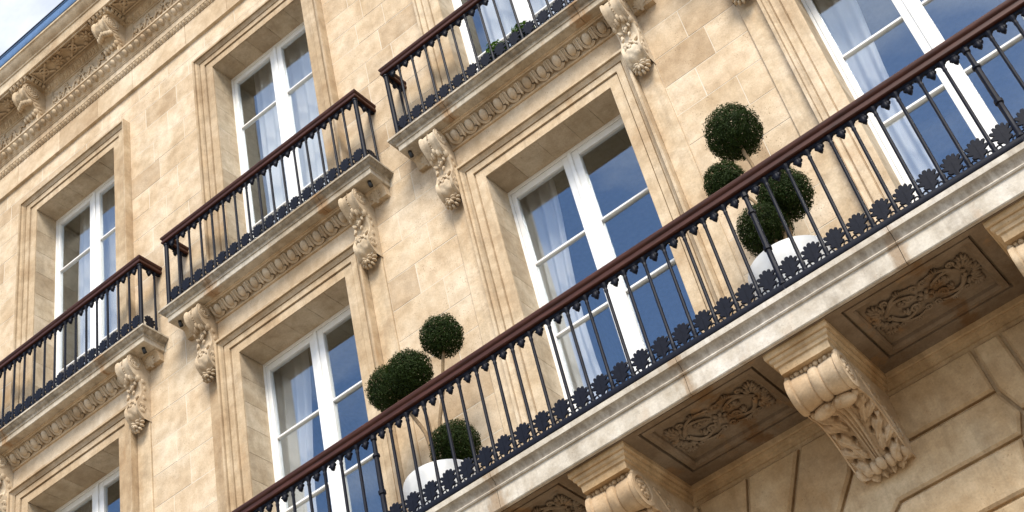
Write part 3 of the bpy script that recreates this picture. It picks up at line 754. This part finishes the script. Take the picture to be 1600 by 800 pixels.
# ---- ground floor: channelled voussoirs and blocks
gf=empty('ground_floor_wall',tuple(OFF),bld)
AC=(0.0,-5.62)
def ray_pt(deg,z=None,r=None,cx=0.0,mir=1):
    a=R(deg)
    if z is not None: t=(z-AC[1])/math.cos(a); return (cx+mir*t*math.sin(a),z)
    return (cx+mir*r*math.sin(a),AC[1]+r*math.cos(a))
TOP=-3.74; G=.011
polys=[]
def arc(d0,d1,r,n=4,cx=0,mir=1): return [ray_pt(lerp(d0,d1,k/n),None,r,cx,mir) for k in range(n+1)]
RI=1.05
for cx in (-S,0.0):
    for mir in (-1,1):
        if cx==S and mir==-1:
            pass
        polys.append([ray_pt(6.3,None,RI,cx,mir),ray_pt(17.4,None,RI,cx,mir),ray_pt(17.4,TOP,None,cx,mir),ray_pt(6.3,TOP,None,cx,mir)])
        polys.append([ray_pt(17.4,None,RI,cx,mir),ray_pt(27.6,None,RI,cx,mir),ray_pt(27.6,TOP,None,cx,mir),ray_pt(17.4,TOP,None,cx,mir)])
        if not (cx==S and mir==-1) :
            tp=ray_pt(38.6,-4.085,None,cx,mir)
            polys.append([ray_pt(27.6,None,RI,cx,mir),ray_pt(38.6,None,RI,cx,mir),tp,(tp[0]+mir*.13,TOP),ray_pt(27.6,TOP,None,cx,mir)])
    polys.append([ray_pt(-6.3,None,RI,cx),ray_pt(6.3,None,RI,cx),ray_pt(6.3,TOP,None,cx),ray_pt(-6.3,TOP,None,cx)])
t38=ray_pt(38.6,-4.085); t49=ray_pt(49.5,-4.405)
for cx in (-S,0.0):
    sh=lambda pts:[(x+cx,z) for x,z in pts]
    polys.append(sh([(t38[0]+.13,TOP),(t38[0],-4.085),(2.205,-4.075),(2.185,TOP)]))
    polys.append(sh([ray_pt(38.6,None,RI),ray_pt(49.5,None,RI),t49,(2.215,-4.40),(2.275,-4.26),(2.205,-4.075),t38]))
    t60=ray_pt(60.5,-4.715)
    polys.append(sh([ray_pt(49.5,None,RI),ray_pt(60.5,None,RI),t60,(2.14,-4.715),(2.215,-4.40),t49]))
    polys.append(sh([ray_pt(60.5,None,RI),ray_pt(72,None,RI),(1.5,-5.05),(2.10,-5.05),(2.14,-4.715),t60]))
    polys.append(sh([(2.185,TOP),(2.205,-4.075),(2.275,-4.26),(2.42,-4.26),(2.372,TOP)]))
polys.append([(2.372,TOP),(2.42,-4.26),(2.60,-4.26),(2.575,TOP)]); polys.append([(2.275,-4.26),(2.215,-4.40),(2.62,-4.40),(2.60,-4.26)]); polys.append([(2.215,-4.40),(2.14,-4.715),(2.66,-4.715),(2.62,-4.40)]); polys.append([(2.575,TOP),(2.66,-4.715),(3.3,-4.715),(3.3,TOP)]); polys.append([(2.14,-4.715),(2.10,-5.05),(3.3,-5.05),(3.3,-4.715)])
for p in polys:
    xs_=[q[0] for q in p]; zs_=[q[1] for q in p]
    if not inview(min(xs_),max(xs_),0,min(zs_),max(zs_),80): continue
    A=sum(p[i][0]*p[(i+1)%len(p)][1]-p[(i+1)%len(p)][0]*p[i][1] for i in range(len(p)))
    if A<0: p=p[::-1]
    cxm=sum(xs_)/len(p); czm=sum(zs_)/len(p)
    q=[]
    n=len(p)
    for i in range(n):
        a=Vector(p[i-1]);b=Vector(p[i]);c=Vector(p[(i+1)%n]); d1=(b-a).normalized(); d2=(c-b).normalized()
        n1_=Vector((-d1.y,d1.x)); n2_=Vector((-d2.y,d2.x)); k=(n1_+n2_)*(G/max(.4,1+n1_.dot(n2_))); q.append((b.x+k.x,b.y+k.y))
    part('channelled_stone',MB().prism(q,0.0,.06,.016).mesh('channelled_stone',M['low']),gf)
part('wall_core',MB().box(X0,X1,.045,.30,-5.2,TOP+.05).mesh('wall_core',M['low']),gf)

# ---- top entablature and cornice
cn=empty('cornice',tuple(OFF),bld)
part('band',run_x([(-.05,4.765),(-.028,4.765),(.004,4.775),(.004,4.7825),(-.05,4.7825)],X0,X1).mesh('band',M['trim']),cn)
ENT=[(-.06,5.14),(.006,5.14),(.010,5.146),(.024,5.200),(.034,5.204),(.034,5.285),(.044,5.288),(.046,5.300),(.056,5.305),(.056,5.315),(.062,5.320),(.100,5.385),(.122,5.415),(.134,5.418),(.136,5.438),(.0,5.442),(.0,6.00),(.012,6.003),(.055,6.060),(.062,6.095),(.085,6.10),(-.06,6.105)]
part('entablature',run_x(ENT,X0,X1).mesh('entablature',M['corn'],30),cn)
CUR=[(-.06,6.106),(.325,6.106),(.330,6.095),(.352,6.095),(.358,6.10),(.358,6.265),(.372,6.270),(.376,6.295),(.384,6.300),(.400,6.315),(.440,6.355),(.455,6.395),(.470,6.400),(.472,6.430),(-.06,6.432)]
part('corona',run_x(CUR,X0,X1).mesh('corona',M['corn'],30),cn)
part('gutter',run_x([(.2,6.434),(.478,6.434),(.488,6.45),(.492,6.555),(.504,6.562),(.504,6.575),(.488,6.578),(.2,6.578)],X0,X1).mesh('gutter',M['zinc'],30),cn)
part('gutter_lip',run_x([(.46,6.579),(.514,6.579),(.514,6.594),(.46,6.594)],X0,X1).mesh('gutter_lip',M['slate']),cn)
# leaf ring, eggs, modillions, coffers, frieze panels
CX0,CX1=-7.6,-3.4
eg=MB(); eg.ell((0,0,0),(.034,.032,.050),8,6); eg.tube([(.048*math.cos(t),0,.062*math.sin(t)) for t in [math.pi*(.85+1.3*k/10) for k in range(11)]],.0085,5)
EG2=eg.mesh('cornice_egg',M['corn'],50)
tg=MB(); tg.prism([(-.020,.026),(.020,.026),(.020,-.012),(.010,-.024),(0,-.028),(-.010,-.024),(-.020,-.012)],-.010,.01,.004); tg.ell((0,-.012,0),(.008,.008,.016),6,5)
TG=tg.mesh('leaf_tongue',M['corn'],40)
MC=[-5.00+k*S/2 for k in range(-2,2)]
x=CX0
while x<CX1:
    if inview(x-.05,x+.05,-.1,5.3,5.45,20): part('egg',EG2,cn,(x,-.090,5.366),(R(42),0,0))
    x+=.1035
tongues=MB(); x=CX0
TGv=tg
while x<CX1:
    tongues.join(tg,Matrix.Translation((x,-.018,5.172))@Matrix.Rotation(R(18),4,'X')); x+=.052
x=CX0
while x<CX1:
    tongues.join(tg,Matrix.Translation((x,-.036,6.035))@Matrix.Rotation(R(38),4,'X')@Matrix.Scale(1.15,4)); x+=.062
for c in MC:
    y=-.09
    while y>-.31:
        for s in (-1,1): tongues.join(tg,Matrix.Translation((c+s*.170,y,6.055))@Matrix.Rotation(s*R(90),4,'Z')@Matrix.Rotation(R(38),4,'X'))
        y-=.055
    for k in range(5): tongues.join(tg,Matrix.Translation((c-.13+.065*k,-.335,6.055))@Matrix.Rotation(R(38),4,'X'))
o=part('leaf_and_tongue',tongues.mesh('leaf_and_tongue',M['corn'],40),cn); o['kind']='stuff'
MCUR=[(.02,6.03),(.25,6.025),(.315,5.965),(.325,5.885),(.285,5.80),(.215,5.745),(.155,5.70),(.115,5.64),(.10,5.56),(.095,5.49),(.06,5.445)]
md=scroll_console(MCUR,.21,None,(.215,5.905),.105,None,0,10,40,.016,1.7)
for k in range(7):
    u=-1+2*k/6; md.ell((u*.09,-.25+.03*abs(u),5.755-.02*abs(u)),(.026,.045,.045),7,6)
for k in range(8):
    u=-1+2*k/7; md.ell((u*.09,-.12,5.60+.03*(k%2)),(.022,.045,.05),7,6,Matrix.Rotation(-.3,3,'X'))
md.box(-.155,.155,-.318,0.0,6.025,6.098)
roll(md,.215,5.915,.112,.118)
MOD=md.mesh('modillion',M['corn'],55)
def coffer(w_):
    mb=MB(); y0,y1=-.332,-.100; z=6.105
    for a,b,c,d in ((-w_/2,w_/2,y0,y0+.022),(-w_/2,w_/2,y1-.022,y1),(-w_/2,-w_/2+.022,y0+.022,y1-.022),(w_/2-.022,w_/2,y0+.022,y1-.022)): mb.bbox(a,b,c,d,z-.030,z+.002,.006)
    ym=(y0+y1)/2; n=4; pw=(w_-.044)/n
    for k in range(n):
        cx=-w_/2+.022+pw*(k+.5)
        if k%2==0:
            for s in (-1,1): mb.tube([(cx-pw*.44,ym-s*.085,z-.014),(cx,ym,z-.026),(cx+pw*.44,ym+s*.085,z-.014)],.016,6,.8,(0,0,1))
            mb.tube([(cx+0.055*math.cos(t*.5236),ym+.055*math.sin(t*.5236),z-.02) for t in range(13)],.012,6)
            mb.ell((cx,ym,z-.024),(.03,.03,.024),8,6)
        else:
            for q in range(8):
                a=q*.785; mb.ell((cx+.048*math.cos(a),ym+.048*math.sin(a),z-.018),(.034,.018,.018),7,5,Matrix.Rotation(a,3,'Z'))
            mb.ell((cx,ym,z-.03),(.028,.028,.024),8,6)
            for sx in (-1,1):
                for sy in (-1,1): mb.ell((cx+sx*pw*.36,ym+sy*.075,z-.012),(.035,.03,.018),7,5)
    return mb
COF=coffer(S/2-.37).mesh('coffer',M['corn'],50)
def frieze_relief(w_):
    mb=MB(); z0,z1=5.50,5.965; h=z1-z0
    for a,b,c,d in ((-w_/2,w_/2,z0,z0+.016),(-w_/2,w_/2,z1-.016,z1),(-w_/2,-w_/2+.016,z0+.016,z1-.016),(w_/2-.016,w_/2,z0+.016,z1-.016)): mb.bbox(a,b,-.014,.01,c,d,.004)
    random.seed(5); zm=(z0+z1)/2
    for s in (-1,1):
        n=40; mb.tube([(s*(w_*.46*k/(n-1)),-.010,zm+.10*math.sin(k*.40)) for k in range(n)],[.014]*n,6)
        for q in range(16):
            x=s*w_*.45*(q+.5)/16; zz=zm+.10*math.sin((q+.5)/16*n*.40); a=random.uniform(0,6.28)
            for l in range(3): mb.ell((x+.022*math.cos(a+l*.9),-.012,zz+.03*math.sin(a+l*.9)+random.uniform(-.05,.05)),(.030,.016,.014),6,5,Matrix.Rotation(-(a+l*.9),3,'Y'))
    return mb
FRZ=frieze_relief(S/2-.46).mesh('carved_frieze_panel',M['corn'],50); random.seed(21)
for c in MC:
    if inview(c-.2,c+.2,-.3,5.4,5.9,80): part('modillion',MOD,cn,(c,0,0))
    m_=c+S/4
    if inview(m_-.6,m_+.6,-.3,5.4,5.9,60):
        part('coffer',COF,cn,(m_,0,0)); part('carved_frieze_panel',FRZ,cn,(m_,0,0))
# roof behind the gutter
part('roof',MB().sweep([(-6,8.6),(.44,6.50),(.44,6.44),(-6,6.44)],[((X0,0,0),(0,-1,0),(0,0,1)),((X1,0,0),(0,-1,0),(0,0,1))]).mesh('roof',M['slate']))

# ================================================================== RAILINGS
RH=.962
HP=[(-.036,.868),(-.030,.862),(.030,.862),(.036,.868),(.036,.888),(.028,.893),(.028,.908),(.036,.914),(.042,.926),(.042,.942),(.034,.954),(.020,.960),(-.020,.960),(-.034,.954),(-.042,.942),(-.042,.926),(-.036,.914),(-.028,.908),(-.028,.893),(-.036,.888)]
def baluster_mb(r=.0122,post=False):
    if post:
        pr=[(.014,.0),(.022,.0),(.022,.06),(.028,.065),(.028,.08),(.019,.09),(.019,.30),(.019,.345),(.027,.352),(.027,.378),(.019,.385),(.0185,.655),(.027,.662),(.027,.680),(.017,.688),(.016,.80),(.024,.806),(.024,.835),(.016,.84),(.016,.866)]
    else:
        pr=[(r,.062),(.019,.066),(.019,.082),(.013,.088),(.016,.118),(.0165,.130),(r+.001,.140),(r,.30),(r*.97,.60),(r*.93,.775),(.0135,.783),(.0145,.796),(r,.802),(.0125,.812),(.017,.822),(.021,.842),(.021,.850),(r,.856)]
    return MB().lathe(pr,8)
BAL=baluster_mb().mesh('baluster',M['iron'],40); POST=baluster_mb(post=True).mesh('post',M['iron'],40)
CORNER=MB().lathe([(.022,0),(.022,.83),(.028,.835),(.028,.85),(.020,.864)],10).mesh('post',M['iron'],40)
PALM=palmette(.168,.128,.010,None,None).xform(Matrix.Translation((0,0,.066))).mesh('leaf_ornament',M['iron'],12)
def foot_mb():
    mb=MB()
    for s in (-1,1):
        mb.tube([(s*(.012+.016-.016*math.cos(t)),0,.080+.020*math.sin(t)) for t in [k*.42-.6 for k in range(10)]],[.0055]*10,5)
        mb.ell((s*.046,0,.074),(.008,.009,.008),6,5)
    mb.box(-.03,.03,-.008,.008,.060,.070)
    return mb
FOOT=foot_mb().mesh('foot_scroll',M['iron'],50)
def fringe_mb(p):
    h=p/2; half=[(h-.010,.862),(h-.010,.838),(h-.018,.832),(h-.026,.838),(h-.032,.848),(.040,.850),(.034,.846),(.031,.838),(.026,.836),(.020,.840),(.017,.834)]
    drop=[(.0245,.826),(.029,.818),(.026,.808),(.018,.806),(.0175,.796),(.011,.784),(.004,.774),(.0,.770)]
    right=half+drop
    poly=right+[(-x,z) for x,z in right[::-1][1:]]
    mb=MB(); mb.prism(poly,-.009,.009,.003)
    mb.ell((0,-.004,.804),(.020,.019,.032),8,6); mb.ell((0,0,.840),(.028,.015,.016),8,5)
    for s in (-1,1): mb.ell((s*.027,-.002,.817),(.007,.012,.007),6,5)
    return mb
def railing(label,origin,n,pitch,y,x_first,z0,ret=None,posts=(),feet=()):
    """railing along X; ret=(x_left,x_right) adds side returns to the wall"""
    root=tag(empty('balcony_railing',origin),label,'railing','iron balcony railings of the facade')
    O=Vector(origin)
    def add(nm,me,x,yy,z=0,rz=0): return link(nm,me,root,(x-O.x,yy-O.y,z0+z-O.z),(0,0,rz) if rz else None)
    xl,xr=x_first,x_first+n*pitch
    if ret:
        secs=[((xl,.04,z0),(-1,0,0),(0,0,1)),((xl,y,z0),(-1,-1,0),(0,0,1)),((xr,y,z0),(1,-1,0),(0,0,1)),((xr,.04,z0),(1,0,0),(0,0,1))]
    else: secs=[((xl,y,z0),(0,-1,0),(0,0,1)),((xr,y,z0),(0,-1,0),(0,0,1))]
    hr=MB().sweep(HP,secs); hr.v=[tuple(Vector(v)-O) for v in hr.v]; link('handrail',hr.mesh('handrail',M['rail'],30),root)
    bb=[(-.019,.024),(.019,.024),(.021,.027),(.021,.058),(.016,.066),(-.016,.066),(-.021,.058),(-.021,.027)]
    b_=MB().sweep(bb,secs); b_.v=[tuple(Vector(v)-O) for v in b_.v]; link('bottom_rail',b_.mesh('bottom_rail',M['iron'],40),root)
    sb=[(-.010,.845),(.010,.845),(.012,.8625),(-.012,.8625)]
    b_=MB().sweep(sb,secs); b_.v=[tuple(Vector(v)-O) for v in b_.v]; link('top_bar',b_.mesh('top_bar',M['iron'],40),root)
    fr=fringe_mb(pitch).mesh('pendant_ornament',M['iron'],45)
    foot=MB().bbox(-.017,.017,-.017,.017,-.012,.030,.003).mesh('foot_block',M['iron'])
    for k in range(n+1):
        x=xl+k*pitch
        vis=inview(x-.1,x+.1,y,z0,z0+RH,130)
        if not vis: continue
        end=ret and k in (0,n)
        if end: add('post',CORNER,x,y)
        elif k in posts: add('post',POST,x,y)
        else:
            add('baluster',BAL,x,y)
        if not end: add('foot_scroll',FOOT,x,y)
        if k in feet or end: add('foot_block',foot,x,y)
        if k<n:
            add('leaf_ornament',PALM,x+pitch/2,y); add('pendant_ornament',fr,x+pitch/2,y)
    if ret:
        for x,s in ((xl,-1),(xr,1)):
            add('baluster',BAL,x,-.045); add('pendant_ornament',fr,x,y+.115,0,s*math.pi/2); add('leaf_ornament',PALM,x,y+.105,0,s*math.pi/2)
    return root
UH=1.257; UPN=16
LBL={0:'dark blue iron railing of the small balcony that has green plants behind it',
     -S:'dark iron railing of the middle one of the three small balconies',
     -2*S:'dark iron railing of the small balcony two windows away from the one with plants'}
for x in UP: railing(LBL[x],(x,-.232,SLABT),UPN,2*UH/UPN,-.232,x-UH,SLABT,ret=True)
LP=.1565; XF=-.03-30*LP
railing('long black iron railing with oxblood handrail in front of the topiary pots',(0,-.855,FLOOR),58,LP,-.855,XF,FLOOR,posts=(20,40,50),feet=(10,20,30,40,50))

# ================================================================== CURTAINS
def curtain_thing(label,x0,x1,y,z0,z1,folds,amp,taper=0.0,seed=0):
    nu,nv=max(24,folds*8),14; mb=MB(); w_=x1-x0; cx=(x0+x1)/2
    def P(i,j):
        u=i/(nu-1); v=j/(nv-1); sq=1-taper*math.sin(min(1,v*1.15)*math.pi)**1.5 if taper else 1
        xx=x0-cx+w_*u*sq
        a=amp*math.sin(u*folds*6.283+1.3*noise.noise((u*3+seed,v*2,seed)))+.02*noise.noise((u*4,v*1.5,seed+3))
        return (xx,a,lerp(z0,z1,v)-z0)
    mb.grid(P,nu,nv)
    return tag(link('curtain',mb.mesh('curtain',M['curtain'],80,recalc=False),None,(cx,y,z0)),label,'curtain','sheer white curtains behind the windows')
for x,l in ((0,'sheer white curtain gathered at the side of the window beneath the balcony with plants'),(S,'sheer white curtain in the window past the topiary whose top ball is largest'),
            (-S,'sheer white curtain inside the window beneath the middle small balcony'),(-2*S,'sheer white curtain inside the window beneath the small balcony farthest from the plants')):
    curtain_thing(l,x-.80,x-.30,.52,FLOOR+.06,.50,4,.028,.22,x)
for x,l in ((0,'closed sheer curtain across the glass door of the small balcony with plants'),(-S,'closed sheer curtain across the glass door of the middle small balcony'),(-2*S,'closed sheer curtain across the glass door of the small balcony farthest from the plants')):
    curtain_thing(l,x-.52,x+.80,.50,SLABT+.06,ZU+.36,9,.026,0,x+5)

# ================================================================== TOPIARIES AND PLANTS
def leaf_ball(c,r,n,size,seed,squash=1.0):
    rnd=random.Random(seed); mb=MB(); c=Vector(c)
    for k in range(n):
        d=Vector((rnd.gauss(0,1),rnd.gauss(0,1),rnd.gauss(0,1))).normalized()
        b=1+.10*noise.noise(d*2.0+Vector((seed*1.7,0,0)))+.09*noise.noise(d*5.5+Vector((0,seed*1.3,0)))
        if rnd.random()<.02: b*=rnd.uniform(1.02,1.13)
        rr=r*b*((rnd.random()**.12)*rnd.uniform(.965,1.03) if rnd.random()<.66 else rnd.uniform(.45,.93)); p=c+Vector((d.x*rr,d.y*rr,d.z*rr*squash))
        nrm=(d+Vector((rnd.uniform(-1,1),rnd.uniform(-1,1),rnd.uniform(-.6,1.2)))*.75).normalized()
        t=nrm.cross(Vector((rnd.uniform(-1,1),rnd.uniform(-1,1),rnd.uniform(-1,1)))).normalized(); q=nrm.cross(t)
        l=size*rnd.uniform(.7,1.25); wd=l*.46
        mb.add([p-t*l*.5,p+q*wd*.5+nrm*l*.08,p+t*l*.5,p-q*wd*.5+nrm*l*.08],[(0,1,2),(0,2,3)])
    return mb
def pot_mb(r,h):
    pr=[(.001,0),(r*.55,0),(r*.62,.02),(r*.80,h*.30),(r*.95,h*.62),(r*1.0,h*.86),(r*.995,h*.97),(r*.98,h),(r*.94,h),(r*.92,h*.95),(.001,h*.93)]
    return MB().lathe(pr,48)
def topiary(label,c,balls,pr,ph,stems,seed):
    root=tag(empty('potted_topiary',c),label,'potted plant','clipped topiaries on the long balcony'); O=Vector(c)
    link('planter',pot_mb(pr,ph).mesh('planter',M['pot'],35),root)
    link('soil',MB().lathe([(.001,ph*.935),(pr*.9,ph*.935),(pr*.9,ph*.945),(.001,ph*.96)],20).mesh('soil',M['soil']),root)
    for k,(x,y,z,r) in enumerate(balls):
        link('foliage_ball',leaf_ball(Vector((x,y,z))-O,r,int(400000*r*r),.0180,seed+k).mesh('foliage_ball',M['leaf'],recalc=False),root)
    for pts,r0,r1 in stems:
        P=spline([Vector(p)-O for p in pts],14); P=[p+Vector((noise.noise(p*6),noise.noise(p*6+Vector((9,0,0))),0))*.012 for p in P]
        link('stem',MB().tube(P,[lerp(r0,r1,i/13) for i in range(14)],7).mesh('stem',M['bark'],60),root)
F0=FLOOR
T1=(-1.37,-.45,F0)
topiary('white round planter with a four-ball topiary, its top ball the smallest',T1,
  [(-1.12,-.45,-1.68,.165),(-1.69,-.40,-1.80,.190),(-1.41,-.53,-1.885,.175),(-1.235,-.40,-2.60,.185)],.28,.49,
  [([(-1.33,-.45,F0+.43),(-1.30,-.45,-2.45),(-1.20,-.45,-2.1),(-1.12,-.45,-1.72)],.016,.012),([(-1.40,-.45,F0+.43),(-1.42,-.45,-2.45),(-1.55,-.44,-2.1),(-1.66,-.43,-1.9)],.017,.012),
   ([(-1.36,-.46,F0+.43),(-1.37,-.47,-2.4),(-1.42,-.48,-2.0)],.014,.011),([(-1.30,-.44,F0+.43),(-1.25,-.41,-2.62)],.012,.009)],31)
T2=(1.52,-.45,F0)
topiary('white round planter with a four-ball topiary, its top ball the largest',T2,
  [(1.53,-.45,-1.62,.200),(1.36,-.52,-2.03,.145),(1.66,-.40,-2.30,.185),(1.46,-.45,-2.50,.180)],.29,.47,
  [([(1.52,-.45,F0+.40),(1.58,-.46,-2.45),(1.57,-.47,-2.1),(1.53,-.45,-1.66)],.015,.012),([(1.50,-.46,F0+.40),(1.50,-.5,-2.4),(1.40,-.52,-2.1)],.012,.010),
   ([(1.55,-.44,F0+.40),(1.63,-.41,-2.35)],.014,.010),([(1.50,-.45,F0+.40),(1.46,-.45,-2.5)],.013,.010)],77)
def small_plant(x,y,label,seed):
    root=tag(empty('balcony_plant',(x,y,SLABT)),label,'plant','green plants on a small balcony')
    link('planter',MB().lathe([(.001,0),(.055,0),(.075,.14),(.078,.15),(.07,.15),(.001,.135)],20).mesh('planter',M['pot'],35),root)
    link('foliage',leaf_ball((0,0,.24),.125,800,.045,seed,.95).mesh('foliage',M['leaf2'],recalc=False),root)
    link('stem',MB().tube([(0,0,.12),(.004,0,.18),(0,0,.25)],[.008,.006,.004],6).mesh('stem',M['bark']),root)
small_plant(-.15,-.12,'small leafy green plant beside the window frame on the small balcony',3)
small_plant(.13,-.12,'small leafy green plant behind the railing at the window middle of the small balcony',9)

# ================================================================== SPOTLIGHTS under the slab corners
def spot(x,label):
    root=tag(empty('spotlight',(x,-.165,SLABB)),label,'spotlight','small spotlights under the balcony slabs')
    link('mount',MB().lathe([(.018,.002),(.018,-.012),(.012,-.014)],12).mesh('mount',M['lamp'],40),root)
    link('lamp_head',MB().lathe([(.010,0),(.018,-.004),(.020,-.040),(.018,-.044),(.016,-.036),(.001,-.034)],12).xform(Matrix.Rotation(.5,4,'X')).xform(Matrix.Translation((0,0,-.014))).mesh('lamp_head',M['lamp'],40),root)
spot(-1.22,'tiny black spotlight under the slab corner of the balcony with plants')
spot(-S+1.20,'tiny black spotlight under the middle small balcony, at its corner facing the balcony with plants')
spot(-S-1.20,'tiny black spotlight under the middle small balcony, at its corner facing the balcony without plants')
spot(-2*S+1.20,'tiny black spotlight under the slab corner of the small balcony farthest from the plants')
